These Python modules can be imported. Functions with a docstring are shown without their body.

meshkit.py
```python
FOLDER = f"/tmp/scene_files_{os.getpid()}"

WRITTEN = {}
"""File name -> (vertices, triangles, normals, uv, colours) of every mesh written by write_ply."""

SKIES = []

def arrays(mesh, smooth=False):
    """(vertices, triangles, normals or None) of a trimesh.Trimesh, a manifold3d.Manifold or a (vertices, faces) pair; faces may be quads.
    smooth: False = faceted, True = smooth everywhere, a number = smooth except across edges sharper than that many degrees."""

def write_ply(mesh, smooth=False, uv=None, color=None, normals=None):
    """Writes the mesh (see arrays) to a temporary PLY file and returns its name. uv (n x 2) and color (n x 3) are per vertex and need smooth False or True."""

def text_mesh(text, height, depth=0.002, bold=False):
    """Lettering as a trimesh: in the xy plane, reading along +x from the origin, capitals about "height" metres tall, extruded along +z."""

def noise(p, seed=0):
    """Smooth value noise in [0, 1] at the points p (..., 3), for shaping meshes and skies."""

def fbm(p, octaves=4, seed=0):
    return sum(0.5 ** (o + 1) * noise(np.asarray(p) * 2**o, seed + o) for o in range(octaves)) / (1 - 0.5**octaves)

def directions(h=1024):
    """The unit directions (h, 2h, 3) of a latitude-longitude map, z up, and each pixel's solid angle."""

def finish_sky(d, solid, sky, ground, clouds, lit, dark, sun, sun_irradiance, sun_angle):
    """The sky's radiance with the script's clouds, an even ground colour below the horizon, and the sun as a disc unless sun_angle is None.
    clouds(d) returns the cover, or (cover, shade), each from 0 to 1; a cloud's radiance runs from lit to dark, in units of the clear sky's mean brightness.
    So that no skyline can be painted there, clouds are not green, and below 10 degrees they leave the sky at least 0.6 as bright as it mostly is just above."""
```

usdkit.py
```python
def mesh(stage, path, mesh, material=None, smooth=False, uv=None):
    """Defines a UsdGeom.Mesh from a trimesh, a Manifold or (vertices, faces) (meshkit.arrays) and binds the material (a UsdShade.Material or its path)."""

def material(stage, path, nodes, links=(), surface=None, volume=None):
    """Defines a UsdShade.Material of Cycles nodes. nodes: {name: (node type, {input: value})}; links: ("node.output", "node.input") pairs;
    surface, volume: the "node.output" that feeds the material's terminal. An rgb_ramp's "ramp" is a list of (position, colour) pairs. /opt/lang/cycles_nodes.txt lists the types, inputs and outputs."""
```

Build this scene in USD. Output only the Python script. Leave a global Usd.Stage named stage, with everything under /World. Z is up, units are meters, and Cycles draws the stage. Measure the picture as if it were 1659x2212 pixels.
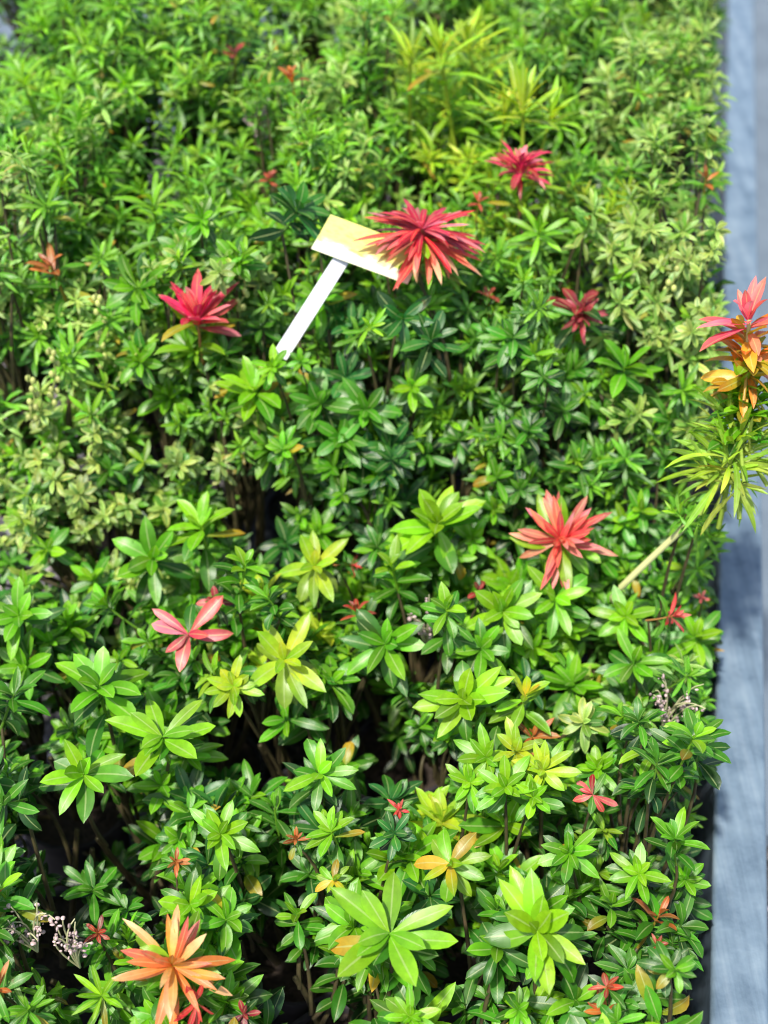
import math, random
import numpy as np, trimesh, usdkit, meshkit
from pxr import Usd, UsdGeom, UsdLux, UsdShade, Sdf, Gf, Vt

stage = Usd.Stage.CreateInMemory()
UsdGeom.SetStageUpAxis(stage, "Z")
UsdGeom.SetStageMetersPerUnit(stage, 1.0)
UsdGeom.Xform.Define(stage, "/World")
UsdGeom.Scope.Define(stage, "/World/Looks")
rng = np.random.default_rng(7)
random.seed(7)

# ------------------------------------------------------------------ camera
FPX, CU, CV, PITCH = 3039.0, 829.5, 1106.0, math.radians(42)     # focal length and centre in units of a 1659 x 2212 picture
EYE = np.array([0.0, 0.0, 1.45])
FWD = np.array([0, math.cos(PITCH), -math.sin(PITCH)])
UPV = np.array([0, math.sin(PITCH), math.cos(PITCH)])
RGT = np.array([1.0, 0, 0])
cam = UsdGeom.Camera.Define(stage, "/World/camera")
cam.CreateHorizontalApertureAttr(36.0)
cam.CreateVerticalApertureAttr(48.0)
cam.CreateFocalLengthAttr(36.0 * FPX / 1659.0)
cam.CreateFStopAttr(5.0)
cam.CreateFocusDistanceAttr(1.20)
cam.CreateExposureAttr(1.38)
cam.AddTranslateOp().Set(Gf.Vec3d(*EYE.tolist()))
cam.AddRotateXOp().Set(90 - math.degrees(PITCH))

# ------------------------------------------------------------------ sky and sun
SUN = np.array([-0.25, -0.45, 1.0]); SUN /= np.linalg.norm(SUN)
sun = UsdLux.DistantLight.Define(stage, "/World/sun")
sun.CreateIntensityAttr(0.62); sun.CreateAngleAttr(2.5); sun.CreateNormalizeAttr(True)
sun.CreateColorAttr(Gf.Vec3f(1.0, 0.95, 0.87))
el, az = math.asin(SUN[2]), math.atan2(SUN[0], SUN[1])
sun.AddRotateZOp().Set(-math.degrees(az))
sun.AddRotateXOp().Set(math.degrees(math.pi / 2 - el) * -1)
sky = UsdLux.DomeLight.Define(stage, "/World/sky")
m = usdkit.material(stage, "/World/Looks/sky_air", {
    "s": ("sky_texture", {"sky_type": "single_scattering", "sun_disc": False, "aerosol_density": 2.5, "sun_elevation": el, "sun_rotation": az}),
    "b": ("background_shader", {"strength": 0.085})}, [("s.color", "b.color")], surface="b.background")
UsdShade.MaterialBindingAPI.Apply(sky.GetPrim()).Bind(m)


def unproj(u, v, z):
    d = FWD + RGT * ((u - CU) / FPX) - UPV * ((v - CV) / FPX)
    return EYE + d * ((z - EYE[2]) / d[2])


def proj(p):
    q = np.asarray(p, float) - EYE
    w = q @ FWD
    return CU + FPX * (q @ RGT) / w, CV - FPX * (q @ UPV) / w, w


# ------------------------------------------------------------------ materials
def mat(name, nodes, links, surface):
    return usdkit.material(stage, "/World/Looks/" + name, nodes, links, surface=surface)


def leaf_material(name, rough, trans, spec):
    return mat(name, {
        "tint": ("attribute", {"attribute": "tint"}),
        "uv": ("uvmap", {"attribute": "st"}), "sep": ("separate_xyz", {}),
        "pos": ("texture_coordinate", {}), "geo": ("geometry", {}),
        "nz": ("noise_texture", {"scale": 55.0, "detail": 4.0, "roughness": 0.6}),
        "nmr": ("map_range", {"from_min": 0.3, "from_max": 0.7, "to_min": 0.72, "to_max": 1.25, "clamp": True}),
        "oi": ("object_info", {}), "omr": ("map_range", {"to_min": 0.8, "to_max": 1.2}),
        "mul": ("math", {"math_type": "multiply"}),
        "hs": ("hsv", {"hue": 0.5, "saturation": 1.0, "fac": 1.0}),
        "rib": ("math", {"math_type": "absolute"}),
        "ribm": ("map_range", {"from_min": 0.05, "from_max": 0.13, "to_min": 0.45, "to_max": 0.0, "clamp": True}),
        "pale": ("mix", {"mix_type": "mix", "color2": (0.42, 0.5, 0.2)}),
        "bl": ("noise_texture", {"scale": 23.0, "detail": 5.0, "roughness": 0.7}), "blr": ("map_range", {"from_min": 0.66, "from_max": 0.74, "to_min": 0.0, "to_max": 0.65, "clamp": True}),
        "blm": ("mix", {"mix_type": "mix", "color2": (0.14, 0.075, 0.02)}),
        "wv": ("wave_texture", {"wave_type": "bands", "bands_direction": "y", "scale": 5.0, "distortion": 1.5, "detail": 1.0}),
        "cmb": ("combine_xyz", {"z": 0.0}), "ab": ("math", {"math_type": "multiply_add", "value2": -0.35}),
        "bh": ("math", {"math_type": "multiply_add", "value2": 0.2}),
        "bump": ("bump", {"strength": 0.3, "distance": 0.0008}),
        "p": ("principled_bsdf", {"roughness": rough, "specular_ior_level": spec}),
        "t": ("translucent_bsdf", {}),
        "bright": ("hsv", {"hue": 0.49, "saturation": 1.1, "value": 1.5, "fac": 1.0}),
        "mixc": ("mix_closure", {"fac": trans})},
        [("uv.UV", "sep.vector"), ("sep.x", "rib.value1"), ("rib.value", "ribm.value"),
         ("pos.object", "nz.vector"), ("nz.fac", "nmr.value"), ("oi.random", "omr.value"),
         ("nmr.result", "mul.value1"), ("omr.result", "mul.value2"), ("mul.value", "hs.value"), ("tint.color", "hs.color"),
         ("hs.color", "pale.color1"), ("ribm.result", "pale.fac"),
         ("rib.value", "ab.value1"), ("sep.y", "ab.value3"), ("ab.value", "cmb.y"), ("cmb.vector", "wv.vector"),
         ("wv.fac", "bh.value1"), ("nz.fac", "bh.value3"), ("bh.value", "bump.height"),
         ("geo.position", "bl.vector"), ("bl.fac", "blr.value"), ("blr.result", "blm.fac"), ("pale.color", "blm.color1"),
         ("bump.normal", "p.normal"), ("blm.color", "p.base_color"),
         ("blm.color", "bright.color"), ("bright.color", "t.color"),
         ("p.BSDF", "mixc.closure1"), ("t.BSDF", "mixc.closure2")], "mixc.closure")


LEAF = leaf_material("leaf", 0.36, 0.30, 0.5)
STEM = mat("stem_bark", {
    "pos": ("geometry", {}), "n": ("noise_texture", {"scale": 90.0, "detail": 3.0}),
    "r": ("rgb_ramp", {"ramp": [(0.3, (0.040, 0.028, 0.014)), (0.55, (0.060, 0.052, 0.018)), (0.8, (0.095, 0.055, 0.03))]}),
    "p": ("principled_bsdf", {"roughness": 0.6})},
    [("pos.position", "n.vector"), ("n.fac", "r.fac"), ("r.color", "p.base_color")], "p.BSDF")
SHOOTSTEM = mat("young_stem", {
    "tint": ("attribute", {"attribute": "tint"}), "p": ("principled_bsdf", {"roughness": 0.45})},
    [("tint.color", "p.base_color")], "p.BSDF")
POT = mat("pot_plastic", {
    "g": ("geometry", {}), "n": ("noise_texture", {"scale": 25.0, "detail": 5.0}),
    "r": ("rgb_ramp", {"ramp": [(0.35, (0.012, 0.011, 0.015)), (0.7, (0.05, 0.045, 0.05))]}),
    "p": ("principled_bsdf", {"roughness": 0.45})},
    [("g.position", "n.vector"), ("n.fac", "r.fac"), ("r.color", "p.base_color")], "p.BSDF")
SOIL = mat("potting_soil", {
    "g": ("geometry", {}), "n": ("noise_texture", {"scale": 120.0, "detail": 6.0, "roughness": 0.7}),
    "r": ("rgb_ramp", {"ramp": [(0.3, (0.010, 0.007, 0.005)), (0.6, (0.045, 0.03, 0.02)), (0.78, (0.14, 0.11, 0.08))]}),
    "b": ("bump", {"strength": 0.8, "distance": 0.006}), "p": ("principled_bsdf", {"roughness": 0.9})},
    [("g.position", "n.vector"), ("n.fac", "r.fac"), ("r.color", "p.base_color"), ("n.fac", "b.height"), ("b.normal", "p.normal")], "p.BSDF")
GROUND = mat("dark_gravel_ground", {
    "g": ("geometry", {}), "v": ("voronoi_texture", {"scale": 85.0}), "sep": ("separate_color", {}),
    "n": ("noise_texture", {"scale": 6.0, "detail": 5.0}),
    "r": ("rgb_ramp", {"ramp": [(0.0, (0.02, 0.02, 0.022)), (0.55, (0.07, 0.068, 0.072)), (0.85, (0.16, 0.15, 0.155)), (1.0, (0.4, 0.36, 0.36))]}),
    "mx": ("mix", {"mix_type": "multiply", "fac": 0.6}), "b": ("bump", {"strength": 0.9, "distance": 0.008, "invert": True}),
    "p": ("principled_bsdf", {"roughness": 0.85})},
    [("g.position", "v.vector"), ("g.position", "n.vector"), ("v.color", "sep.color"), ("sep.r", "r.fac"), ("r.color", "mx.color1"), ("n.color", "mx.color2"),
     ("mx.color", "p.base_color"), ("v.distance", "b.height"), ("b.normal", "p.normal")], "p.BSDF")
PATH = mat("pale_concrete", {
    "g": ("geometry", {}), "n": ("noise_texture", {"scale": 9.0, "detail": 8.0, "roughness": 0.65}),
    "r": ("rgb_ramp", {"ramp": [(0.3, (0.095, 0.125, 0.16)), (0.7, (0.145, 0.185, 0.225))]}),
    "b": ("bump", {"strength": 0.3, "distance": 0.004}), "p": ("principled_bsdf", {"roughness": 0.85})},
    [("g.position", "n.vector"), ("n.fac", "r.fac"), ("r.color", "p.base_color"), ("n.fac", "b.height"), ("b.normal", "p.normal")], "p.BSDF")
STONE = mat("gravel_stone", {
    "oi": ("object_info", {}), "g": ("geometry", {}), "n": ("noise_texture", {"scale": 160.0, "detail": 3.0}),
    "r": ("rgb_ramp", {"ramp": [(0.0, (0.05, 0.05, 0.055)), (0.45, (0.14, 0.13, 0.135)), (0.8, (0.34, 0.29, 0.29)), (1.0, (0.62, 0.52, 0.52))]}),
    "mx": ("mix", {"mix_type": "multiply", "fac": 0.5}), "p": ("principled_bsdf", {"roughness": 0.75})},
    [("oi.random", "r.fac"), ("g.position", "n.vector"), ("r.color", "mx.color1"), ("n.color", "mx.color2"), ("mx.color", "p.base_color")], "p.BSDF")
RAIL = mat("weathered_blue_grey_metal", {
    "g": ("geometry", {}), "mp": ("mapping", {"scale": (60.0, 2.2, 18.0)}), "n": ("noise_texture", {"scale": 1.0, "detail": 6.0, "roughness": 0.65}),
    "n2": ("noise_texture", {"scale": 22.0, "detail": 6.0, "roughness": 0.6}), "n3": ("noise_texture", {"scale": 160.0, "detail": 2.0}),
    "r": ("rgb_ramp", {"ramp": [(0.25, (0.115, 0.165, 0.215)), (0.5, (0.18, 0.25, 0.315)), (0.75, (0.28, 0.345, 0.40))]}),
    "r2": ("rgb_ramp", {"ramp": [(0.35, (0.62, 0.66, 0.7)), (0.55, (1, 1, 1)), (0.7, (1.25, 1.2, 1.15))]}),
    "mx": ("mix", {"mix_type": "multiply", "fac": 0.75}),
    "rr": ("map_range", {"from_min": 0.3, "from_max": 0.7, "to_min": 0.25, "to_max": 0.5}),
    "ad": ("math", {"math_type": "add"}), "b": ("bump", {"strength": 0.25, "distance": 0.002}),
    "p": ("principled_bsdf", {"metallic": 0.25})},
    [("g.position", "mp.vector"), ("mp.vector", "n.vector"), ("g.position", "n2.vector"), ("g.position", "n3.vector"), ("n.fac", "r.fac"), ("n2.fac", "r2.fac"),
     ("r.color", "mx.color1"), ("r2.color", "mx.color2"), ("mx.color", "p.base_color"), ("n2.fac", "rr.value"), ("rr.result", "p.roughness"),
     ("n.fac", "ad.value1"), ("n3.fac", "ad.value2"), ("ad.value", "b.height"), ("b.normal", "p.normal")], "p.BSDF")
WHITE = mat("white_label_plastic", {
    "g": ("geometry", {}), "n": ("noise_texture", {"scale": 70.0, "detail": 4.0}),
    "r": ("rgb_ramp", {"ramp": [(0.3, (0.54, 0.55, 0.60)), (0.6, (0.68, 0.68, 0.71))]}), "p": ("principled_bsdf", {"roughness": 0.4})},
    [("g.position", "n.vector"), ("n.fac", "r.fac"), ("r.color", "p.base_color")], "p.BSDF")
CARD = mat("printed_label_card", {
    "uv": ("uvmap", {"attribute": "st"}), "s": ("separate_xyz", {}), "n": ("noise_texture", {"scale": 5.0, "detail": 5.0, "roughness": 0.65}),
    "r": ("rgb_ramp", {"ramp": [(0.35, (0.62, 0.47, 0.09)), (0.5, (0.56, 0.55, 0.16)), (0.65, (0.34, 0.44, 0.08))]}),
    "bd": ("math", {"math_type": "multiply_add", "value2": 0.9}),
    "band": ("map_range", {"from_min": 0.66, "from_max": 0.84, "to_min": 1.0, "to_max": 0.0, "clamp": True}),
    "mx": ("mix", {"mix_type": "mix", "color2": (0.66, 0.66, 0.46)}), "p": ("principled_bsdf", {"roughness": 0.35})},
    [("uv.UV", "s.vector"), ("uv.UV", "n.vector"), ("n.fac", "r.fac"), ("n.fac", "bd.value1"), ("s.y", "bd.value3"), ("bd.value", "band.value"), ("r.color", "mx.color1"), ("band.result", "mx.fac"), ("mx.color", "p.base_color")], "p.BSDF")

# ------------------------------------------------------------------ scene helpers
used = {}


def numbered(parent, name):
    k = used.get((parent, name), -1) + 1
    used[(parent, name)] = k
    return f"{parent}/{name}" + (f"_{k:03d}" if k else "")


def tag(prim, label=None, cat=None, group=None, kind=None):
    for k, v in (("label", label), ("category", cat), ("group", group), ("kind", kind)):
        if v:
            prim.SetCustomDataByKey(k, v)
    return prim


def put(name, mesh, material, parent="/World", smooth=30, tint=None, uv=None):
    path = numbered(parent, name)
    g = usdkit.mesh(stage, path, mesh, material, smooth=smooth, uv=uv)
    if tint is not None:
        UsdGeom.PrimvarsAPI(g).CreatePrimvar("tint", Sdf.ValueTypeNames.Color3fArray, "vertex").Set(Vt.Vec3fArray.FromNumpy(np.asarray(tint, np.float32)))
    return g.GetPrim()


def tube(pts, rad, sides=6, sub=5):
    """A smooth tapered tube through the points."""
    pts = np.asarray(pts, float)
    n = len(pts)
    if n > 2:
        from scipy.interpolate import CubicSpline
        t = np.linspace(0, 1, n)
        q = np.linspace(0, 1, (n - 1) * sub + 1)
        p = CubicSpline(t, pts)(q)
    else:
        q = np.linspace(0, 1, 3)
        p = pts[0] + (pts[1] - pts[0]) * q[:, None]
    r = np.interp(q, np.linspace(0, 1, len(rad)), rad)
    T = np.gradient(p, axis=0)
    T /= np.linalg.norm(T, axis=1, keepdims=True) + 1e-12
    A = np.cross(T, np.where(np.abs(T[:, 2:]) < 0.9, [0, 0, 1.0], [1.0, 0, 0]))
    A /= np.linalg.norm(A, axis=1, keepdims=True) + 1e-12
    B, a = np.cross(T, A), np.arange(sides) * 2 * np.pi / sides
    v = p[:, None] + r[:, None, None] * (np.cos(a)[None, :, None] * A[:, None] + np.sin(a)[None, :, None] * B[:, None])
    i, j = np.meshgrid(np.arange(len(p) - 1), np.arange(sides), indexing="ij")
    f = np.stack([i * sides + j, i * sides + (j + 1) % sides, (i + 1) * sides + (j + 1) % sides, (i + 1) * sides + j], -1).reshape(-1, 4)
    v = np.vstack([v.reshape(-1, 3), p[-1:]])
    cap = [[(len(p) - 1) * sides + k, (len(p) - 1) * sides + (k + 1) % sides, len(v) - 1] for k in range(sides)]
    return v, np.vstack([f[:, [0, 1, 2]], f[:, [0, 2, 3]], cap])


def rounded_box(sx, sy, sz, r=0.004):
    import manifold3d as m3
    pts = [m3.Manifold.sphere(r, 8).translate([x * (sx / 2 - r), y * (sy / 2 - r), z * (sz / 2 - r)]) for x in (-1, 1) for y in (-1, 1) for z in (-1, 1)]
    mm = m3.Manifold.batch_hull(pts).to_mesh()
    return trimesh.Trimesh(np.array(mm.vert_properties[:, :3]), np.array(mm.tri_verts), process=True)


# ------------------------------------------------------------------ ground, path, rail
gx = np.array([-60, -6, -2, -1, -0.5, 0, 0.5, 1, 2, 6, 60.0])
gv = np.array([[x, y, 0.0] for y in gx + 1.5 for x in gx])
gf = np.array([[i * 11 + j, i * 11 + j + 1, (i + 1) * 11 + j + 1, (i + 1) * 11 + j] for i in range(10) for j in range(10)])
tag(put("ground", (gv, gf), GROUND, smooth=False), "dark gravel ground under and beside the plant bed", "ground", kind="structure")
tag(put("path", trimesh.creation.box([7.0, 2.2, 0.03]).apply_translation([-3.2, 3.95, 0.0155 - 0.012]), PATH, smooth=False), "pale concrete path behind the plant bed", "path", kind="structure")

ZR, RW = 0.25, 0.0495
A, B = unproj(1540, 2146, ZR), unproj(1576, 0, ZR)
rd = (B - A) / np.linalg.norm(B - A)
rn = np.array([rd[1], -rd[0], 0.0])
ra, rb = A - rd * 0.9, B + rd * 1.2
rl = np.linalg.norm(rb - ra)
rail_path = "/World/edging_rail"
rx = UsdGeom.Xform.Define(stage, rail_path)
rx.AddTranslateOp().Set(Gf.Vec3d(*((ra + rb) / 2 + rn * RW / 2 - [0, 0, ZR]).tolist()))
rx.AddRotateZOp().Set(math.degrees(math.atan2(rd[1], rd[0])) - 90)
tag(rx.GetPrim(), "long weathered blue-grey metal rail edging the plant bed on its right", "rail")
put("top_cap", rounded_box(RW + 0.004, rl, 0.014, 0.005).apply_translation([0, 0, ZR - 0.007]), RAIL, rail_path)
put("side_panel", rounded_box(RW, rl - 0.004, ZR - 0.020, 0.003).apply_translation([0, 0, (ZR - 0.020) / 2 + 0.003]), RAIL, rail_path)


qa, qb = A + rd * ((1.02 - A[1]) / rd[1]), A + rd * ((5.0 - A[1]) / rd[1])
slab = [qa + rn * (RW + .012), qa + rn * 1.6, qb + rn * 1.6, qb + rn * (RW + .012)]
sl = np.array([[p[0], p[1], z] for z in (-.03, .022) for p in slab])
tag(put("pavement", (sl, np.array([[3, 2, 1, 0], [4, 5, 6, 7], [0, 1, 5, 4], [1, 2, 6, 5], [2, 3, 7, 6], [3, 0, 4, 7]])), PATH, smooth=False), "bluish grey concrete pavement along the outer side of the rail", "pavement", kind="structure")


def rail_x(y):
    return A[0] + rd[0] / rd[1] * (y - A[1])


# ------------------------------------------------------------------ leaves and shoots
NS = 8
TT = np.linspace(0, 1, NS)


def leaf_mesh(L, W, elev, az, curl, fold, origin, tw, widest=0.6):
    """One leaf from the stem: elev is the angle from the shoot's axis, curl bends it outwards and down. Returns vertices, faces, (u, t)."""
    th = elev + curl * TT ** 1.4
    ds = L / (NS - 1)
    r = np.concatenate([[0], np.cumsum(np.sin((th[1:] + th[:-1]) / 2) * ds)])
    z = np.concatenate([[0], np.cumsum(np.cos((th[1:] + th[:-1]) / 2) * ds)])
    a, b = widest * 1.9, (1 - widest) * 1.9
    w = (TT + 1e-6) ** a * (1 - TT + 1e-6) ** b
    w = w / w.max() * W / 2
    w = np.maximum(w, 0.045 * W * (1 - TT))
    nx, nz = -np.cos(th), np.sin(th)                      # upper side of the leaf, in the (r, z) plane
    wav = 0.10 * np.sin(TT * 9 + tw * 7)
    rows = []
    for s in (-1, 0, 1):
        lift = (fold + (wav if s else 0)) * w * abs(s)
        rows.append(np.stack([r + nx * lift, s * w + np.sin(tw) * 0.18 * L * TT ** 2, z + nz * lift], 1))
    v = np.stack(rows, 1).reshape(-1, 3)
    roll = tw * 0.6
    c, s = math.cos(az), math.sin(az)
    v = v @ np.array([[c, s, 0], [-s, c, 0], [0, 0, 1]]) + origin
    i = np.arange(NS - 1)
    f = []
    for k in (0, 1):
        a0, a1, b0, b1 = i * 3 + k, i * 3 + k + 1, (i + 1) * 3 + k, (i + 1) * 3 + k + 1
        f += [np.stack([a0, b1, a1], 1), np.stack([a0, b0, b1], 1)]
    ut = np.stack([np.tile([-1.0, 0, 1.0], NS), np.repeat(TT, 3)], 1)
    return v, np.vstack(f), ut


P = dict(dark=(0.016, 0.070, 0.010), green=(0.040, 0.165, 0.010), mid=(0.065, 0.24, 0.010), blue=(0.026, 0.140, 0.034), lime=(0.20, 0.43, 0.012),
         bright=(0.14, 0.38, 0.010), yellow=(0.42, 0.50, 0.030), sage=(0.15, 0.33, 0.035), cream=(0.46, 0.60, 0.15), olive=(0.15, 0.27, 0.018),
         red=(0.52, 0.022, 0.028), crimson=(0.52, 0.028, 0.08), coral=(0.68, 0.12, 0.095), pink=(0.73, 0.21, 0.23), orange=(0.66, 0.20, 0.02),
         rust=(0.32, 0.075, 0.02), maroon=(0.13, 0.010, 0.022), salmon=(0.70, 0.24, 0.13), gold=(0.62, 0.38, 0.03), magenta=(0.72, 0.05, 0.16))
P = {k: np.array(v) for k, v in P.items()}
# kind: new leaves (count, length, width, base, tip, elevation from, to, curl), old leaves (count, length, width, colour), edge colour
KINDS = {
    "broad":    ((11, .050, .0170, "mid", "bright", 15, 75, 0.45), (5, .050, .017, "green", .040), None),
    "broadlime": ((12, .050, .0170, "lime", "bright", 15, 72, 0.45), (5, .050, .017, "mid", .040), None),
    "broadyellow": ((13, .048, .0165, "yellow", "lime", 18, 70, 0.5), (5, .050, .016, "lime", .035), None),
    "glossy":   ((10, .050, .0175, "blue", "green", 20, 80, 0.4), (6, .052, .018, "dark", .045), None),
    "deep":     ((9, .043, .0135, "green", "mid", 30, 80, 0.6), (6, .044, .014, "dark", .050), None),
    "narrow":   ((12, .042, .0076, "mid2", "bright", 12, 65, 0.6), (14, .042, .0080, "green2", .085), None),
    "narrowlime": ((12, .044, .0078, "lime", "bright", 10, 62, 0.55), (14, .042, .0080, "mid2", .080), None),
    "feather":  ((16, .042, .0056, "yellow", "lime", 12, 65, 0.4), (16, .040, .0060, "lime", .080), None),
    "feathertip": ((13, .052, .0046, "straw", "lime", 15, 80, 0.6), (4, .040, .0046, "straw", .03), None),
    "leafy":    ((6, .040, .0140, "bright", "lime", 8, 55, 0.5), (16, .043, .0145, "mid", .095), None),
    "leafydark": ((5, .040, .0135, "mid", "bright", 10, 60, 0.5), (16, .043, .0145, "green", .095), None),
    "leafyfine": ((7, .036, .0070, "bright", "lime", 6, 45, 0.5), (22, .036, .0072, "mid2", .110), None),
    "whorl":    ((11, .048, .0165, "green", "mid", 20, 76, 0.45), (6, .050, .017, "green", .045), None),
    "sage":     ((10, .038, .0080, "sage", "sage", 15, 72, 0.7), (13, .037, .0080, "mid2", .080), "cream"),
    "varieg":   ((8, .030, .0100, "olive", "sage", 25, 85, 0.7), (13, .030, .0100, "green2", .080), "cream"),
    "olive":    ((8, .042, .0110, "olive", "lime", 20, 75, 0.6), (9, .042, .0115, "green", .070), None),
    "redtip":   ((10, .040, .0100, "coral", "red", 18, 60, 0.4), (8, .045, .013, "mid", .045), None),
    "rusttip":  ((9, .034, .0085, "rust", "tan", 15, 58, 0.5), (8, .045, .012, "mid", .045), None),
    # single shoots of their own
    "star_red":    ((7, .052, .0155, "red", "pink", 60, 84, 0.35), (3, .045, .015, "green", .03), None),
    "star_coral":  ((42, .048, .0074, "coral", "pink", 6, 86, 0.3), (6, .050, .015, "lime", .035), None),
    "star_orange": ((26, .056, .0100, "gold", "amber", 15, 82, 0.45), (6, .052, .015, "lime", .035), None),
    "tuft_pink":   ((28, .048, .0110, "coral", "pink", 5, 62, 0.3), (7, .045, .012, "lime", .05), None),
    "tuft_crimson": ((46, .036, .0060, "magenta", "crimson", 5, 75, 1.0), (8, .048, .010, "lime", .05), None),
    "umbrella_red": ((60, .068, .0080, "crimson", "red", 35, 92, .75), (8, .050, .009, "lime", .06), None),
    "umbrella_low": ((44, .066, .0078, "coral", "peach", 82, 112, .6), (6, .050, .009, "lime", .06), None),
    "tuft_dull": ((22, .042, .0085, "dullred", "dusk", 8, 70, 0.6), (8, .048, .010, "mid", .05), None),
    "hot_pink":    ((13, .046, .0110, "magenta", "pink", 15, 78, 0.3), (2, .04, .01, "salmon", .03), None),
    "orange_leaf": ((9, .042, .0115, "orange", "gold", 25, 75, 0.5), (4, .044, .012, "gold", .03), None),
    "star_yellow": ((10, .048, .0150, "yellow", "lime", 20, 78, 0.4), (5, .050, .016, "olive", .04), None),
    "star_green":  ((10, .056, .0175, "bright", "lime", 48, 80, 0.3), (5, .052, .018, "green", .035), None),
    "star_lime":   ((14, .052, .0185, "lime", "lime", 20, 76, 0.4), (5, .052, .018, "mid", .035), None),
    "limey_gold":  ((8, .046, .0150, "gold", "lime", 12, 74, 0.4), (6, .048, .016, "lime", .035), None),
    "droop_red":   ((6, .050, .0135, "red", "coral", 75, 100, 0.9), (5, .046, .014, "mid", .035), None),
    "dull_red":    ((8, .034, .0105, "rust", "dullred", 25, 70, 0.5), (6, .044, .013, "green", .04), None),
    "dark_red":    ((6, .032, .0120, "maroon", "dullred", 35, 75, 0.5), (5, .044, .013, "dark", .04), None),
}
P["tan"], P["straw"], P["dusk"], P["mid2"], P["green2"] = np.array((.46, .16, .035)), np.array((.38, .50, .07)), np.array((.30, .03, .06)), np.array((.115, .325, .022)), np.array((.055, .20, .016))
P["dullred"], P["peach"], P["amber"] = np.array((.30, .035, .03)), np.array((.74, .42, .20)), np.array((.68, .20, .05))


ALT = {"star_orange": (("orange", "gold", "amber", "orange"), ("salmon", "peach", "peach", "coral", "amber")),
       "star_coral": (("coral", "red", "salmon"), ("coral", "pink", "salmon")), "umbrella_low": (("coral", "red", "salmon"), ("peach", "salmon", "coral")),
       "umbrella_red": (("crimson", "crimson", "red", "dusk"), ("red", "crimson", "coral", "pink")), "hot_pink": (("magenta", "pink", "coral"), ("pink", "coral", "salmon")),
       "orange_leaf": (("orange", "gold", "yellow", "amber"), ("gold", "orange", "salmon", "lime")), "limey_gold": (("gold", "lime", "yellow"), ("lime", "lime", "gold", "bright")),
       "tuft_pink": (("coral", "red", "magenta"), ("pink", "coral", "crimson")), "tuft_crimson": (("magenta", "crimson", "red"), ("crimson", "dullred", "pink")),
       "star_red": (("dullred", "crimson", "coral"), ("pink", "red", "coral")), "droop_red": (("red", "dullred"), ("coral", "red", "pink"))}


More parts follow.
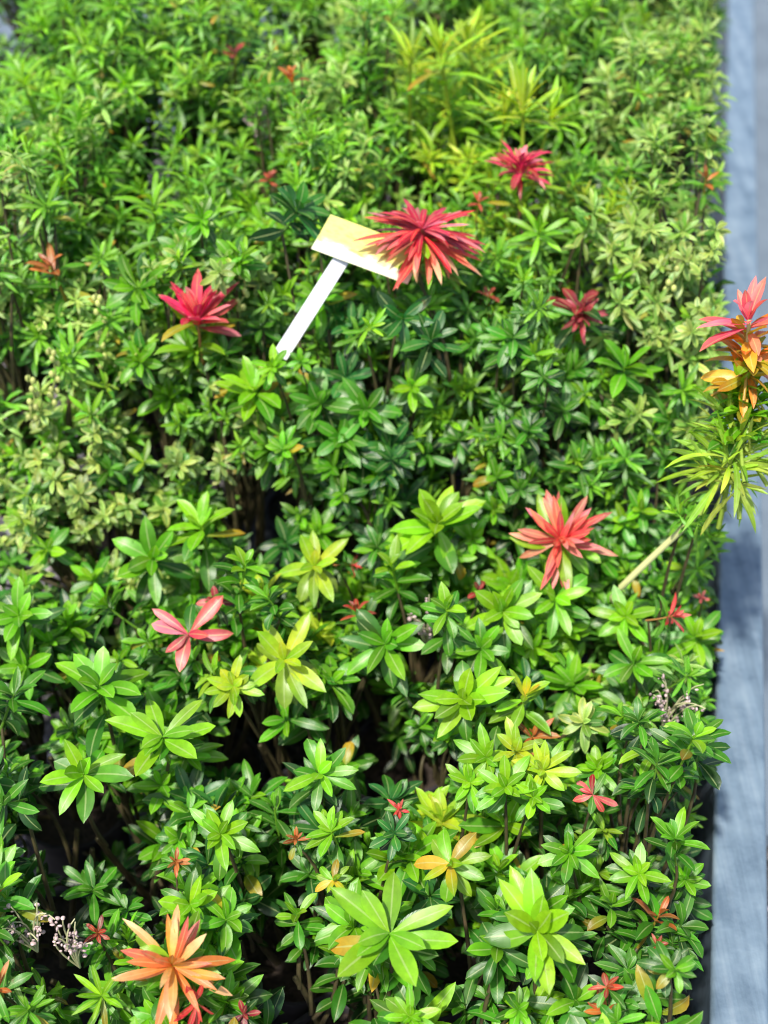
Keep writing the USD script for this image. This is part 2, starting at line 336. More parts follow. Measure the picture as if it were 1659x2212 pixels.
def shoot(kind, r):
    """Leaves and stem of a shoot with its tip at the origin, growing along +z: list of (v, f, tint, uv), and the stem."""
    (n, L, W, cb, ct, e0, e1, curl), (m_, L2, W2, c2, sl), edge = KINDS[kind]
    out = []
    ga, a0 = 2.39996, r.uniform(0, 6.28)
    own = kind.startswith(("star", "tuft", "umbrella", "hot", "droop"))
    lean = r.normal(0, .10, 2)
    for k in range(n + m_):
        old = k >= n
        if not own and r.uniform() < .08:
            continue
        q = k / max(n - 1, 1) if not old else 1.0
        tone = r.normal(1.0, 0.15)
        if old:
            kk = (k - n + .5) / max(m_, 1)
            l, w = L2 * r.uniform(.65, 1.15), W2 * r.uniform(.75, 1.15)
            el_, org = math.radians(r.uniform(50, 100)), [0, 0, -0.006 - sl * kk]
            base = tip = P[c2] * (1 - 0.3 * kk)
            if r.uniform() < .03:
                base, tip = P["olive"], P["gold"] * .6
            cu = r.uniform(.1, 1.1)
        else:
            l, w = L * (0.58 + 0.42 * min(1, q * 1.6)) * r.uniform(.8, 1.15), W * (0.7 + 0.3 * q) * r.uniform(.82, 1.15)
            el_, org = math.radians(e0 + (e1 - e0) * q ** 0.8 + r.normal(0, 10)), [0, 0, -0.012 * q]
            base, tip, cu = P[cb], P[ct], curl * r.uniform(.3, 1.7)
            if r.uniform() < 0.22:
                base, tip = tip, base
            if kind in ALT:
                base, tip = (P[ALT[kind][j][int(r.integers(len(ALT[kind][j])))]] for j in (0, 1))
        az_ = a0 + k * ga + r.normal(0, .28)
        el_ += lean[0] * math.cos(az_) + lean[1] * math.sin(az_)
        v, f, ut = leaf_mesh(l, w, el_, az_, cu, r.uniform(.12, .5), org, r.normal(0, .6), r.uniform(.50, .64))
        t = ut[:, 1:2]
        c = (base * (1 - t) + tip * t) * tone
        if edge and r.uniform() < .8:
            c = np.where(np.abs(ut[:, :1]) > .5, P[edge] * tone * r.uniform(.6, 1.05), c)
        c = c * np.array([r.uniform(.82, 1.22), 1, r.uniform(.85, 1.15)])
        out.append((v, f, np.clip(c, 0.003, .85), ut))
    sv, sf = tube([[0, 0, -max(.06, sl + .015)], [0.001, 0.001, -0.03], [0, 0, -0.001]], [0.0019, 0.0016, 0.0010], 5, 2)
    stem_c = P["olive"] * .5 + (P[cb] * .5)
    return out, (sv, sf, np.tile(stem_c * .8, (len(sv), 1)))


VAR = {k: (10 if not k.startswith(("star", "tuft", "umbrella", "hot", "droop")) else 1) for k in KINDS}
PROTO, BUILT = {}, {}
stage.CreateClassPrim("/World/shoot_kinds")
for k in KINDS:
    for i in range(VAR[k]):
        PROTO[k, i] = shoot(k, np.random.default_rng(abs(hash_ := sum(ord(c) * (j + 3) for j, c in enumerate(k))) + 100 * i))


def proto_path(k, i):
    """Defines a shoot with a mesh for each leaf, once, to be referenced."""
    if (k, i) not in BUILT:
        path = f"/World/shoot_kinds/{k}_{i:03d}"
        UsdGeom.Xform.Define(stage, path)
        leaves, (sv, sf, sc) = PROTO[k, i]
        put("stem", (sv, sf), SHOOTSTEM, path, smooth=True, tint=sc)
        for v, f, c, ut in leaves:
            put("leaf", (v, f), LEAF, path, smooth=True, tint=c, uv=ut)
        BUILT[k, i] = path
    return BUILT[k, i]


def frame(axis, spin, scale):
    z = axis / np.linalg.norm(axis)
    x = np.cross([0.3, 0.9, 0.1], z); x /= np.linalg.norm(x)
    y = np.cross(z, x)
    x, y = x * math.cos(spin) + y * math.sin(spin), -x * math.sin(spin) + y * math.cos(spin)
    return np.stack([x, y, z]) * scale                    # rows: images of the local axes


# ------------------------------------------------------------------ canopy height
YZ = np.array([(-.5, .38), (.55, .40), (1.02, .44), (1.09, .47), (1.17, .56), (1.27, .65), (1.5, .70), (1.8, .72), (3.5, .74)])


def canopy(y):
    return float(np.interp(y, YZ[:, 0], YZ[:, 1]))


def on_canopy(u, v, dz=0.0):
    z = 0.5
    for _ in range(40):
        z = 0.6 * z + 0.4 * (canopy(unproj(u, v, z)[1]) + dz)
    return unproj(u, v, z)


# shrubs: picture position of the crown, kinds of shoot, label
SHRUBS = [
    (370, 2040, ["broad", "narrowlime", "broad"], "shrub crowned by the big orange star-shaped tuft of new leaves"),
    (760, 1990, ["broad", "glossy", "broadlime"], "shrub with one large flat green star of broad leaves, pointed leaf tips all round"),
    (1170, 2010, ["broadlime", "broad", "deep"], "shrub with the large pale lime rosette nearest the rail's near end"),
    (20, 2080, ["narrow", "broad", "rusttip"], "shrub with an orange tip cut off by the photo's lower left corner"),
    (1400, 2060, ["deep", "narrow", "rusttip"], "sparse shrub with dull red tips against the near end of the rail"),
    (290, 1600, ["broad", "glossy", "broad"], "dense glossy mid-green shrub directly behind the orange star tuft"),
    (620, 1740, ["glossy", "broad", "deep"], "dark glossy shrub with a small rust tip, between green and lime shrubs"),
    (1090, 1700, ["broadlime", "broadyellow", "broad"], "shrub with a crowded yellow-lime rosette, palest one tinged pink on its edge"),
    (1330, 1790, ["deep", "broad", "olive"], "green shrub with drooping glossy red leaves, close to the rail"),
    (30, 1700, ["deep", "glossy", "broad"], "shaded dark green shrub at the left edge, below the bright green one"),
    (1040, 1490, ["broadlime", "broad", "glossy"], "shrub with a lime star and a golden-orange upright tip side by side"),
    (650, 1380, ["olive", "broadyellow", "broad"], "shrub with two yellow rosettes, one above the other, olive leaves between"),
    (400, 1290, ["broad", "varieg", "deep"], "shrub with a loose red star of few long leaves under a lime tuft"),
    (60, 1370, ["broad", "glossy", "broad"], "bright green shrub at the left edge, left of the loose red star"),
    (880, 1260, ["broad", "broadlime", "deep"], "shrub with a bright lime rosette above a dull red one, left of the coral star"),
    (1200, 1260, ["broadlime", "broad", "narrow"], "shrub topped by the coral star of many narrow leaves"),
    (1430, 1430, ["narrow", "broad", "sage"], "shrub by the rail with one small coral tip and pale twigs below"),
    (1400, 1180, ["narrow", "deep", "olive"], "shrub whose long bare stem leans over the rail to a pink and orange tip"),
    (210, 1020, ["varieg", "varieg", "olive"], "small-leaved cream-edged shrub at middle left with hanging strings of buds"),
    (740, 890, ["glossy", "broad", "glossy"], "blue-green broad-leaved shrub below the white plant label"),
    (1120, 900, ["deep", "narrow", "deep"], "dark fine-leaved shrub behind the coral star"),
    (430, 760, ["varieg", "narrowlime", "broad"], "shrub with a bright pink-red upright tuft left of the white plant label"),
    (100, 650, ["sage", "narrow", "varieg"], "shrub with an orange-red tip ringed by green at the left edge"),
    (920, 620, ["narrow", "deep", "narrow"], "shrub with the largest red tuft, drooping over the yellow label card"),
    (1290, 730, ["deep", "narrow", "sage"], "shrub with a dull crimson tuft and one fresh green tip, right of the red tuft"),
    (1460, 600, ["sage", "varieg", "sage"], "cream-edged grey-green shrub beside the rail, half way along it"),
    (1140, 420, ["narrow", "feather", "narrow"], "shrub with the compact crimson tuft under yellow feathery shoots"),
    (330, 430, ["narrowlime", "narrow", "narrow"], "shrub with a bright yellow-green tuft, above the pink-red tuft"),
    (630, 330, ["narrow", "sage", "narrowlime"], "tall shrub with an orange-brown tip on a long upright stem"),
    (50, 370, ["narrow", "deep", "sage"], "shaded shrub at the left edge with pale scattered leaves"),
    (190, 120, ["narrowlime", "narrowlime", "narrow"], "bright lime shrub filling the far left corner"),
    (480, 130, ["olive", "narrow", "narrowlime"], "olive-yellow shrub with a small dark red tip near the far edge"),
    (780, 150, ["sage", "narrow", "narrow"], "silvery green shrub behind the orange-brown tip"),
    (980, 130, ["feather", "narrowlime", "feather"], "shrub of yellow feathery upright shoots at the far edge"),
    (1210, 90, ["narrowlime", "olive", "narrow"], "dark-hearted green shrub between the yellow feathery one and the pale sage one"),
    (1430, 170, ["sage", "sage", "narrow"], "pale sage-green shrub at the far end, beside the rail"),
    (120, -110, ["narrow", "narrowlime", "narrow"], "shrub peeping over the top edge behind the bright lime corner shrub"),
    (440, -120, ["narrow", "olive", "narrowlime"], "shrub cut off by the top edge, behind the olive-yellow one"),
    (730, -110, ["narrow", "sage", "narrowlime"], "shrub cut off by the top edge, behind the silvery green one"),
    (1000, -130, ["narrowlime", "feather", "narrow"], "shrub cut off by the top edge, behind the yellow feathery shoots"),
    (1270, -120, ["olive", "narrow", "narrowlime"], "shrub cut off by the top edge, left of the pale sage one"),
    (1480, -110, ["sage", "narrow", "sage"], "shrub cut off by the top edge, against the far end of the rail"),
]
centres = np.array([on_canopy(u, v) for u, v, *_ in SHRUBS])
GROUPN = "potted shrubs crowded together in the bed"

# single shoots: u, v, width in the picture, kind, axis (towards camera c, up u, or a vector), lift
H = [
    (426, 684, 165, "tuft_pink", "u", .05), (912, 494, 258, "umbrella_red", (.05, -.02, 1), .105), (914, 510, 262, "umbrella_low", (.05, -.02, 1), .09), (588, 792, 95, "broadlime", "c", .075), (650, 780, 70, "broad", "c", .075), (1125, 360, 112, "tuft_crimson", "u", .05),
    (1250, 655, 120, "dark_red", "u", .03), (1258, 680, 95, "tuft_dull", (.3, -.6, .7), .03), (1212, 1165, 225, "star_coral", "c", .05),
    (1455, 1330, 95, "redtip", (.6, -.4, .6), .03), (405, 1370, 200, "star_red", "c", .04), (465, 1298, 90, "dark_red", "c", .02),
    (770, 1318, 90, "dull_red", (-.2, .2, .9), .02), (1035, 1275, 55, "dark_red", "u", .0), (1280, 1715, 112, "droop_red", "c", .03),
    (110, 575, 110, "rusttip", "u", .03), (630, 165, 75, "rusttip", "u", .06), (505, 110, 60, "dark_red", "u", .02),
    (372, 2085, 250, "star_orange", "c", .05), (425, 2170, 130, "redtip", (.2, -.9, .3), .03), (-8, 2135, 110, "rusttip", "c", .02),
    (1310, 2130, 78, "dull_red", "c", .02), (1420, 2040, 58, "dull_red", "c", .01), (525, 2190, 80, "dark_red", "c", .0),
    (862, 1748, 60, "redtip", "c", .01), (640, 1812, 65, "rusttip", "c", .0), (210, 2015, 70, "dull_red", "c", -.02),
    (1525, 385, 70, "rusttip", "u", .03), (1035, 432, 50, "dull_red", "u", .02), (1055, 635, 55, "dull_red", "u", .02),
    (1490, 1670, 45, "dull_red", "c", .0), (380, 1860, 70, "rusttip", "c", -.01), (1150, 1590, 120, "rusttip", "c", -.01), (1515, 1290, 40, "dark_red", "c", -.03),
    (580, 385, 45, "dull_red", "u", .0),
    (435, 1135, 150, "broadlime", "u", .03), (680, 1222, 165, "star_yellow", "c", .03), (762, 1220, 60, "redtip", (.8, -.3, .3), .0), (945, 1130, 215, "star_lime", (0, -.25, .9), .04),
    (615, 1425, 205, "star_yellow", "c", .02), (1000, 1510, 205, "star_lime", "c", .04), (1135, 1500, 140, "limey_gold", (.1, -.1, 1), .03),
    (1050, 1635, 145, "broadlime", "c", .04), (1115, 1622, 150, "broadyellow", "c", .045), (1172, 1662, 140, "broadyellow", "c", .045), (1092, 1700, 155, "broadlime", "c", .05), (1152, 1722, 125, "broadlime", "c", .045), (1015, 1690, 120, "broadlime", "c", .035), (840, 2015, 290, "star_green", "c", .05), (1160, 2010, 250, "star_lime", "c", .05),
    (970, 1865, 170, "limey_gold", "c", .03), (715, 1795, 110, "broadlime", "u", .02), (1200, 1290, 180, "broadlime", "c", .02), (1085, 1320, 180, "broadlime", "c", .03),
    (1040, 1400, 150, "broad", "c", .02), (330, 440, 150, "narrowlime", "u", .04), (690, 1670, 170, "broadlime", "c", .03), (475, 1800, 165, "broadlime", "c", .03),
    (180, 1670, 200, "broadlime", "c", .03), (350, 1590, 230, "star_green", (0, -.2, .9), .03), (215, 1480, 230, "broad", (0, -.1, .9), .04), (40, 1330, 170, "broad", "c", .03), (330, 1205, 190, "broad", "c", .02),
    (690, 868, 160, "whorl", "c", .03), (790, 885, 165, "whorl", "c", .03), (738, 945, 150, "whorl", "c", .02), (745, 815, 140, "glossy", "c", .0), (550, 840, 150, "broadlime", "u", .03), (890, 835, 130, "broadlime", "c", .03), (830, 1390, 190, "broad", "c", .02),
    (1380, 1885, 130, "broadlime", "c", .02), (1230, 1840, 140, "broad", "c", .01), (850, 1800, 110, "glossy", "c", .02), (885, 2195, 130, "broadlime", "c", .01), (410, 1955, 170, "broadlime", "c", .02),
    (490, 1985, 150, "broad", (.3, -.2, .8), .01), (1350, 790, 150, "broad", "u", .03), (1165, 500, 150, "narrowlime", "c", .03), (1130, 225, 190, "feather", "u", .07), (1090, 250, 150, "feather", "u", .05), (1190, 245, 140, "feather", "u", .05),
    (950, 110, 170, "feather", "u", .06), (890, 120, 150, "feather", "u", .05), (1010, 90, 150, "feather", "u", .05), (720, 1900, 90, "limey_gold", "c", .01), (1290, 1660, 120, "broadlime", "c", .0),
    (50, 170, 140, "narrowlime", "u", .03), (1480, 1900, 110, "broad", "c", -.02), (1350, 1330, 140, "broadlime", "c", .0), (1370, 1430, 150, "broad", "c", .0),
    (1120, 2180, 120, "broad", "c", -.01), (1260, 1560, 110, "varieg", "c", .0), (60, 2180, 150, "narrow", "c", .0), (220, 2150, 150, "narrowlime", "c", -.01),
]
# picture places where one looks through to the dark ground: u, v, radius
GAPS = [(545, 1085, 78), (590, 1555, 130), (690, 1570, 85), (935, 1650, 80), (15, 800, 75), (15, 460, 65), (940, 1420, 55), (150, 1775, 110), (560, 1120, 50), (620, 2110, 85), (720, 2180, 80),
        (90, 2030, 95), (20, 640, 30), (470, 1480, 45), (8, 8, 46), (1178, 8, 20), (1490, 420, 30), (1260, 560, 30), (560, 300, 26), (330, 300, 28), (860, 420, 26), (300, 880, 36), (440, 960, 30), (130, 860, 30), (1100, 830, 34), (1290, 900, 36), (1180, 980, 40), (900, 980, 36), (1000, 1010, 30), (660, 1020, 40), (130, 1250, 40), (250, 1350, 40), (110, 1520, 40), (60, 1590, 46), (230, 1760, 44), (590, 1900, 50), (820, 1560, 40), (760, 1640, 40), (1160, 1820, 40), (1000, 1960, 40), (1010, 2120, 50), (1320, 1960, 44), (1440, 1720, 40), (1260, 2090, 40), (330, 1950, 40), (800, 2190, 30), (1205, 1470, 30), (20, 900, 30), (1500, 2150, 60), (880, 1330, 40), (740, 1100, 50), (500, 90, 35), (1445, 1545, 40), (1060, 1210, 30)]

R0 = 0.048                                                # a shoot of scale 1 spans about 2 * R0
shoots = []                                               # (pos, axis, scale, kind, hero)
hero_px = []
for u, v, d, kind, ax, lift in H:
    p = on_canopy(u, v, lift)
    w = proj(p)[2]
    L = KINDS[kind][0][1]
    spread = L * (0.80 if ax == "u" else 0.93) * (0.88 if kind.startswith(("tuft", "feather")) else 1)
    s = d * w / FPX / 2 / spread
    if isinstance(ax, str):
        tocam = (EYE - p) / np.linalg.norm(EYE - p)
        ax = tocam * .85 + np.array([0, 0, .35]) + rng.normal(0, .1, 3) if ax == "c" else np.array([0, 0, 1.0]) + rng.normal(0, .1, 3) - FWD * .12
    shoots.append([p, np.asarray(ax, float), s, kind, True])
    hero_px.append((u, v, d / 2, w))
hero_px = np.array(hero_px)
hero_xyz = np.array([s[0] for s in shoots])
for a, b in ((1330, 1282), (1390, 1224), (1450, 1165), (1490, 1122), (1530, 1080), (1380, 1270), (1560, 1020), (600, 772), (640, 715), (690, 640), (735, 570), (850, 590)):
    q_ = on_canopy(a, b, .03)
    hero_px = np.vstack([hero_px, [a, b, 46, proj(q_)[2]]])
    hero_xyz = np.vstack([hero_xyz, q_])


def nearest_shrub(p):
    return int(np.argmin(np.hypot(*(centres[:, :2] - p[:2]).T)))


def left_line(v):                                         # the inner side of the rail in the picture
    return 1562 - 40 * max(0, v - 500) / 1700


# the leaning shoot over the rail
lean = [unproj(1330, 1282, .44), unproj(1450, 1165, .51), unproj(1530, 1080, .57), unproj(1592, 960, .62), unproj(1612, 860, .66), unproj(1618, 690, .74)]
LEAN_OWNER = 17
lean_shoots = []
from scipy.interpolate import CubicSpline
cs = CubicSpline(np.linspace(0, 1, len(lean)), np.array(lean))
for q, n_, kind, sc in ((.34, 2, "leafyfine", .6), (.50, 2, "feathertip", 1.0), (.56, 3, "feathertip", 1.3), (.62, 3, "feathertip", 1.4), (.69, 2, "feathertip", 1.15), (.77, 3, "broadlime", .72), (.84, 3, "broadlime", .72),
                        (.88, 2, "limey_gold", .75), (.935, 3, "orange_leaf", .95), (.965, 2, "orange_leaf", .95), (1.0, 1, "hot_pink", 1.15)):
    d = cs(min(1, q) - .001, 1); d /= np.linalg.norm(d)
    for k in range(n_):
        side = rng.normal(0, .75 if q < .75 else .45 if q < .99 else .1, 3)
        lean_shoots.append((cs(q - k * .02) + side * .008, d + side, sc * rng.uniform(.85, 1.1), kind))

# fill the canopy
pts = []
for layer, (gap, drop, jit) in enumerate(((.035, 0.0, .022), (.036, .042, .02), (.041, .090, .025), (.048, .15, .03), (.06, .22, .03))):
    y = .30
    while y < 2.75:
        g = gap * (1.0 if y < 1.05 else 0.9)
        x = -.62 - .18 * max(0, y - .6) - (layer * .01)
        while x < .5 + .12 * y:
            pts.append((x + rng.uniform(-.5, .5) * g, y + rng.uniform(-.5, .5) * g, layer, drop, jit))
            x += g
        y += g * .85
for y in np.arange(1.06, 1.34, .022):                     # the steep front of the taller plants behind
    for x in np.arange(-.6, .62, .034):
        pts.append((x + rng.uniform(-.02, .02), y + rng.uniform(-.02, .02), 1, rng.uniform(.0, .17), .02))
nfill = 0
tall = np.random.default_rng(31).uniform(-.06, .045, len(SHRUBS))
for x, y, layer, drop, jit in pts:
    if layer >= 3 and y < 1.0 and rng.uniform() < .35:
        continue
    p = np.array([x, y, 0.0])
    k = nearest_shrub(p)
    rr = math.hypot(*(centres[k, :2] - p[:2]))
    bump = (meshkit.noise(np.array([x * 13, y * 13, k * 3.1]), 3) - .5) * .18 + tall[k]
    p[2] = canopy(y) + .03 - min(rr, .22) ** 2 * 3.2 + bump - drop + rng.normal(0, jit)
    u, v, w = proj(p)
    if v < -360 or v > 2480 or rr > .21:
        continue
    if x + .012 > rail_x(y) - .012 or u > left_line(v) - (12 if v < 1300 else 22):
        continue
    kinds = SHRUBS[k][2]
    kind = kinds[min(2, int(rng.choice(3, p=[.5, .27, .23])))]
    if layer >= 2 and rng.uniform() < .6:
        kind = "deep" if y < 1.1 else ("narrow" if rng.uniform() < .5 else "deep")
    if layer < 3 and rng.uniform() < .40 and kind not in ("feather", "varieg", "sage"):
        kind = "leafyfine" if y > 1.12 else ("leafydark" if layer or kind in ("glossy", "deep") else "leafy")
    s = rng.uniform(.60, 1.05) * (.86 if y < 1.1 else .80)
    if rr > .085 and layer < 3 and rng.uniform() < min(.75, (rr - .08) * 14):
        continue
    rad = s * KINDS[kind][0][1] * FPX / w
    if any(math.hypot(u - a, v - b) < c * (1.1 if b > 1050 else .9) + (rad * .3 if layer < 3 else -c * (.1 if b > 1050 else .25)) for a, b, c in GAPS) and (rng.uniform() < .95):
        continue
    du = np.hypot(hero_px[:, 0] - u, hero_px[:, 1] - v)
    over = (du < hero_px[:, 2] * .85 + rad * (.62 if layer < 2 else .3)) & (hero_xyz[:, 2] < p[2] + .045)
    near = (du < hero_px[:, 2] * .8 + rad * .5) & (w < hero_px[:, 3] + .012)
    if over.any() or near.any():
        if layer == 0:
            continue
        p[2] -= .05
        u, v, w = proj(p)
        du = np.hypot(hero_px[:, 0] - u, hero_px[:, 1] - v)
        if ((du < hero_px[:, 2] * .8 + rad * .35) & (w < hero_px[:, 3] + .012)).any():
            continue
    out = np.array([*(p[:2] - centres[k, :2]), 0.0])
    ax = np.array([0, -.22, 1.0]) + out * (3.2 if layer < 2 else 4.5) + rng.normal(0, .24, 3)
    if 1.05 < y < 1.32:
        ax += np.array([0, -.5, 0])
    shoots.append([p, ax, s, kind, False])
    nfill += 1

# ------------------------------------------------------------------ the shrubs
pot_prof = [(.0, .0), (.046, .0), (.049, .006), (.058, .120), (.063, .122), (.064, .140), (.0600, .140), (.058, .118), (.0, .118)]
bases = centres[:, :2] + [0, .015]
for _ in range(400):
    dd = bases[:, None] - bases[None]
    ds = np.hypot(dd[..., 0], dd[..., 1]) + np.eye(len(bases))
    push = np.where((ds < .134)[..., None], dd / ds[..., None] * (.134 - ds)[..., None] * .25, 0).sum(1)
    bases = bases + push
    bases[:, 0] = np.minimum(bases[:, 0], [rail_x(y) - .075 for y in bases[:, 1]])


def pot_mesh():
    return trimesh.creation.revolve(np.array(pot_prof), sections=24)


owner = [nearest_shrub(s[0]) for s in shoots]
shoots += [[p, a, s, k, True] for p, a, s, k in lean_shoots]
owner += [LEAN_OWNER] * len(lean_shoots)
owner = np.array(owner)
n_leaf = 0
for k, (u, v, kinds, label) in enumerate(SHRUBS):
    mine = [shoots[i] for i in np.nonzero(owner == k)[0]]
    c = centres[k]
    base = np.array([*bases[k], 0.0])
    path = numbered("/World", "pieris_shrub")
    X = UsdGeom.Xform.Define(stage, path)
    X.AddTranslateOp().Set(Gf.Vec3d(*base.tolist()))
    tag(X.GetPrim(), label, "shrub", GROUPN)
    put("pot", pot_mesh().apply_translation([0, 0, .001]), POT, path)
    soil = trimesh.creation.cylinder(.0585, .012, sections=22)
    put("soil", soil.apply_translation([0, 0, .127]), SOIL, path)
    # main stems
    r = np.random.default_rng(900 + k)
    mains = []
    nm = 6
    for i in range(nm):
        a = i * 2.4 + r.uniform(0, .6)
        top = np.array([*(c[:2] - base[:2]), 0]) * .8 + np.array([math.cos(a) * .055, math.sin(a) * .055, max(.22, c[2] - .13)])
        st = np.array([math.cos(a) * .018, math.sin(a) * .018, .118])
        mid_ = (st + top) / 2 + r.normal(0, .008, 3)
        put("woody_stem", tube([st, mid_, top], [.0042, .0036, .0028], 6, 4), STEM, path, smooth=True)
        mains.append(top)
    mains = np.array(mains)
    # twigs from the stems to every shoot
    tv, tf, n0 = [], [], 0
    for p, ax, s, kind, hero in mine:
        if k == LEAN_OWNER and hero and p[0] > .2 and kind in ("broadlime", "feathertip", "hot_pink", "orange_leaf", "limey_gold"):
            continue
        q = p - base
        axn = ax / np.linalg.norm(ax)
        end = q - axn * .055 * s
        j = int(np.argmin(((mains[:, :2] - end[:2]) ** 2).sum(1)))
        f = r.uniform(.45, 1.0)
        src = np.array([0, 0, .12]) * (1 - f) + mains[j] * f
        if end[2] < src[2] + .02:
            src[2] = max(.13, end[2] - .05)
        midp = (src + end) / 2 + np.array([0, 0, .012]) + r.normal(0, .006, 3)
        vv, ff = tube([src, midp, end], [.0026, .0021, .0019 * s], 5, 3)
        tv.append(vv); tf.append(ff + n0); n0 += len(vv)
    tag(put("twigs", (np.vstack(tv), np.vstack(tf)), STEM, path, smooth=True), kind="stuff")
    if k == LEAN_OWNER:
        lp = np.array(lean) - base
        lp = np.vstack([[0, 0, .12], [lp[0] * [.6, .6, 1] - [0, 0, .06]], lp])
        vv, ff = tube(lp, [.0042, .0040, .0037, .0033, .003, .0026, .0023, .002], 7, 6)
        tag(put("leaning_stem", (vv, ff), SHOOTSTEM, path, smooth=True, tint=np.tile([.46, .47, .20], (len(vv), 1))), "long pale leaning stem, bare at its lower end")
    # shoots: the largest seen become shoots with separate leaves, the rest one mass
    def rank(sh):
        uu, vv_, w = proj(sh[0])
        seen = -60 < uu < 1720 and -60 < vv_ < 2270
        return (not sh[4], not seen, -sh[0][2] + .25 * w)
    mine.sort(key=rank)
    budget, rest = 300, []
    for p, ax, s, kind, hero in mine:
        var = int(r.integers(VAR[kind]))
        leaves = PROTO[kind, var][0]
        M = frame(ax, r.uniform(0, 6.28), s)
        if kind.startswith("umbrella"):
            M[2] *= .72
        uu, vv_, w = proj(p)
        if len(leaves) <= budget and (hero or (-60 < uu < 1720 and -60 < vv_ < 2270)):
            budget -= len(leaves); n_leaf += len(leaves)
            sp = numbered(path, "shoot")
            x = UsdGeom.Xform.Define(stage, sp)
            G = np.eye(4); G[:3, :3] = M; G[3, :3] = p - base
            x.AddTransformOp().Set(Gf.Matrix4d(*G.ravel().tolist()))
            x.GetPrim().GetReferences().AddInternalReference(proto_path(kind, var))
            x.GetPrim().SetInstanceable(True)
        else:
            rest.append((M, p - base, leaves))
    if rest:
        V, F, C_, U, n0 = [], [], [], [], 0
        for M, p, leaves in rest:
            for v_, f_, c_, ut in leaves:
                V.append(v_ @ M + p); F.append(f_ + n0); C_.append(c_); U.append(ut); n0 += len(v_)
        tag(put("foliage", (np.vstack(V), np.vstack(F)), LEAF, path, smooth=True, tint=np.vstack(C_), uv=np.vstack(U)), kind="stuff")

    # hanging strings of buds
    strings = {18: [(205, 640, 150), (105, 760, 110), (60, 820, 90)], 21: [(520, 600, 70)], 25: [(1455, 560, 90)]}.get(k, [])
    for su, sv_, ln in strings:
        p0 = on_canopy(su, sv_, .05)
        w = proj(p0)[2]
        Lm = ln / FPX * w / .85
        pts_ = [p0 + np.array([.004 * math.sin(t * 5), -.004 * t, -Lm * t + .012 * math.sin(min(1, t * 3) * math.pi)]) for t in np.linspace(0, 1, 6)]
        sp = numbered(path, "bud_string")
        UsdGeom.Xform.Define(stage, sp)
        vv, ff = tube(np.array(pts_) - base, [.0012, .0008], 5, 3)
        put("stalk", (vv, ff), SHOOTSTEM, sp, smooth=True, tint=np.tile([.25, .3, .08], (len(vv), 1)))
        nb = int(Lm / .0052)
        for b in range(nb):
            t = (b + .5) / nb
            q = np.array([np.interp(t, np.linspace(0, 1, 6), np.array(pts_)[:, a]) for a in range(3)]) - base
            o = np.array([math.cos(b * 2.4), math.sin(b * 2.4), -.3]) * .0042
            bud = trimesh.creation.icosphere(1, .0030)
            bud.vertices *= [1, 1, 1.35]
            bud.apply_translation(q + o)
            put("bud", bud, SHOOTSTEM, sp, smooth=True, tint=np.tile(np.array([.42, .46, .13]) * r.uniform(.7, 1.15), (len(bud.vertices), 1)))

# faded flower sprays: pale twigs with small pinkish-white bells
for ki, su, sv_, wd in ((16, 1450, 1525, 130), (14, 925, 1345, 80), (3, 55, 2010, 120), (3, 150, 2045, 90), (28, 560, 255, 70)):
    r = np.random.default_rng(su)
    X = f"/World/pieris_shrub_{ki:03d}" if ki else "/World/pieris_shrub"
    c = centres[ki]
    base = np.array([*bases[ki], 0.0])
    p0 = on_canopy(su, sv_, .0)
    R = wd / FPX * proj(p0)[2] / 2
    sp = numbered(X, "faded_flower_spray")
    UsdGeom.Xform.Define(stage, sp)
    tv, tf, n0 = [], [], 0
    root = p0 - [0, -.01, .05]
    for i in range(11):
        a = r.uniform(0, 6.28)
        tipp = p0 + np.array([math.cos(a) * R * r.uniform(.5, 1.2), math.sin(a) * R * r.uniform(.4, 1.0), r.uniform(-.005, .03)])
        mid_ = (root + tipp) / 2 + [0, 0, .014] + r.normal(0, .003, 3)
        vv, ff = tube(np.array([root, mid_, tipp]) - base, [.0011, .0009, .0006], 4, 3)
        tv.append(vv); tf.append(ff + n0); n0 += len(vv)
        for b in range(7):
            t = r.uniform(.35, 1.0)
            q = (root * (1 - t) ** 2 + 2 * (mid_) * t * (1 - t) + tipp * t * t) - base + r.normal(0, .0022, 3)
            bell = trimesh.creation.icosphere(1, r.uniform(.0010, .0020))
            bell.vertices = bell.vertices * r.uniform(.45, 1.5, 3) + q
            put("faded_flower", bell, SHOOTSTEM, sp, smooth=True, tint=np.tile(np.array([.46, .34, .33]) * r.uniform(.5, 1.2), (len(bell.vertices), 1)))
    put("stalk", (np.vstack(tv), np.vstack(tf)), SHOOTSTEM, sp, smooth=True, tint=np.tile([.40, .40, .22], (n0, 1)))

# ------------------------------------------------------------------ plant label
lab = "/World/plant_label"
top, bot = on_canopy(737, 562, .085), on_canopy(616, 752, .06)
lx = UsdGeom.Xform.Define(stage, lab)
lx.AddTranslateOp().Set(Gf.Vec3d(*bot.tolist()))
tag(lx.GetPrim(), "white plastic plant label stick with a yellow card at its top", "plant label")
d = top - bot
Ls = np.linalg.norm(d); d /= Ls
tocam = (EYE - top) / np.linalg.norm(EYE - top)
side = np.cross(d, tocam); side /= np.linalg.norm(side)
nrm = np.cross(side, d)
stick = rounded_box(.0158, Ls + .02, .0016, .0006)
Mr = np.stack([side, d, nrm])
stick.vertices = stick.vertices @ Mr + (top - bot) / 2
put("stick", stick, WHITE, lab)
w0 = proj(top)[2]
cc = [np.array(x, float) for x in ((672, 537), (880, 614), (918, 540), (714, 463))]
cw = [EYE + (FWD + RGT * ((a - CU) / FPX) - UPV * ((b - CV) / FPX)) * (w0 - .004 + (.012 if i in (2, 3) else 0)) - bot for i, (a, b) in enumerate(cc)]
nx_ = 7
gv, uv = [], []
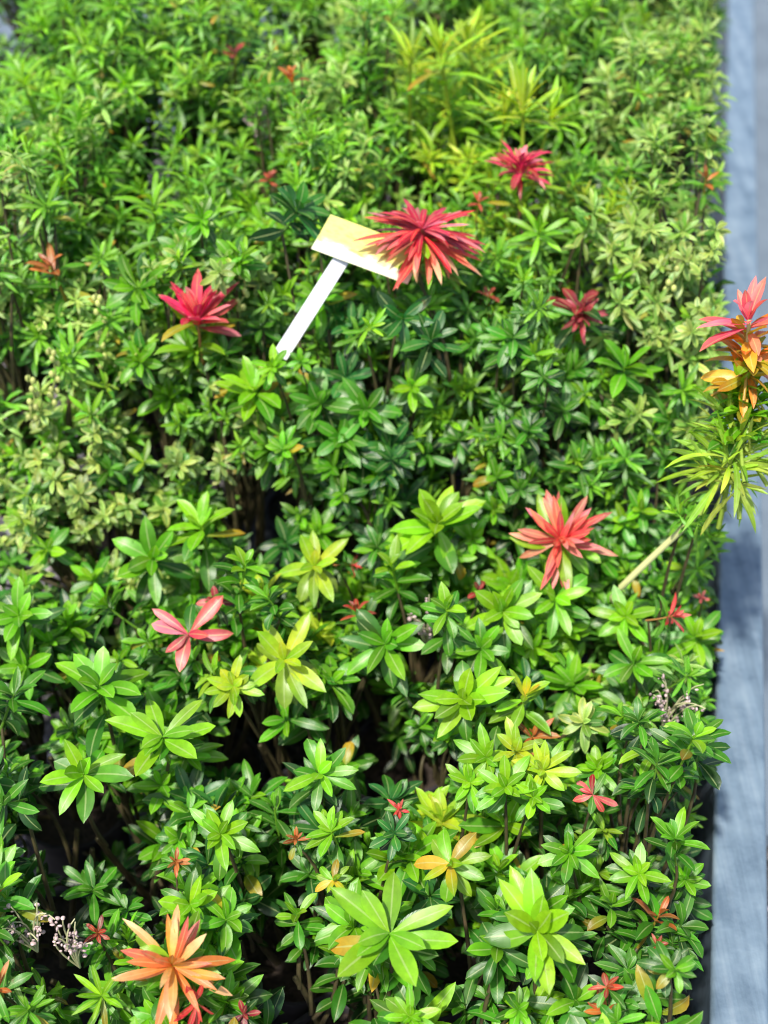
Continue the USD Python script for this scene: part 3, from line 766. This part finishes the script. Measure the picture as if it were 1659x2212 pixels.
for j in range(3):
    for i in range(nx_):
        s, t = i / (nx_ - 1), j / 2
        p = (cw[0] * (1 - s) + cw[1] * s) * (1 - t) + (cw[3] * (1 - s) + cw[2] * s) * t
        gv.append(p + tocam * .006 * math.sin(s * math.pi)); uv.append((s, t))
gv = np.array(gv); n = len(gv)
q = np.array([[j * nx_ + i, j * nx_ + i + 1, (j + 1) * nx_ + i + 1, (j + 1) * nx_ + i] for j in range(2) for i in range(nx_ - 1)])
back = gv - tocam * .0008
rim = [j for j in range(nx_)] + [nx_ * 2 - 1] + [nx_ * 3 - 1 - j for j in range(nx_)] + [nx_]
rq = np.array([[rim[i], rim[i] + n, rim[(i + 1) % len(rim)] + n, rim[(i + 1) % len(rim)]] for i in range(len(rim))])
put("card", (np.vstack([gv, back]), np.vstack([q, q[:, ::-1] + n, rq])), CARD, lab, smooth=False, uv=np.array(uv + uv))

# ------------------------------------------------------------------ loose stones
gi = UsdGeom.PointInstancer.Define(stage, "/World/gravel")
tag(gi.GetPrim(), "loose dark and pale pinkish gravel stones on the ground", "gravel", kind="stuff")
protos = []
for i in range(4):
    st = trimesh.creation.icosphere(1, 1.0)
    st.vertices *= 1 + .35 * (meshkit.noise(st.vertices * 1.3 + i * 7, i)[:, None] - .5)
    st.vertices *= [1, .8, .6]
    protos.append(put("stone", st, STONE, "/World/gravel", smooth=60).GetPath())
gi.CreatePrototypesRel().SetTargets(protos)
N = 6500
r = np.random.default_rng(5)
xy = np.stack([r.uniform(-.75, .85, N), r.uniform(.15, 2.6, N)], 1)
keep = np.abs(xy[:, 0] - np.array([rail_x(y) for y in xy[:, 1]]) - RW / 2) > RW / 2 + .012
xy = xy[keep]; N = len(xy)
sc = r.uniform(.003, .0085, N)
gi.CreatePositionsAttr(Vt.Vec3fArray.FromNumpy(np.column_stack([xy, sc * .35]).astype(np.float32)))
gi.CreateScalesAttr(Vt.Vec3fArray.FromNumpy(np.repeat(sc[:, None], 3, 1).astype(np.float32)))
ang = r.uniform(0, 6.28, N)
gi.CreateOrientationsAttr(Vt.QuathArray([Gf.Quath(float(math.cos(a / 2)), 0, 0, float(math.sin(a / 2))) for a in ang]))
gi.CreateProtoIndicesAttr(Vt.IntArray(r.integers(0, 4, N).tolist()))
print("fill", nfill, "heroes", len(H), "leaf prims", n_leaf)
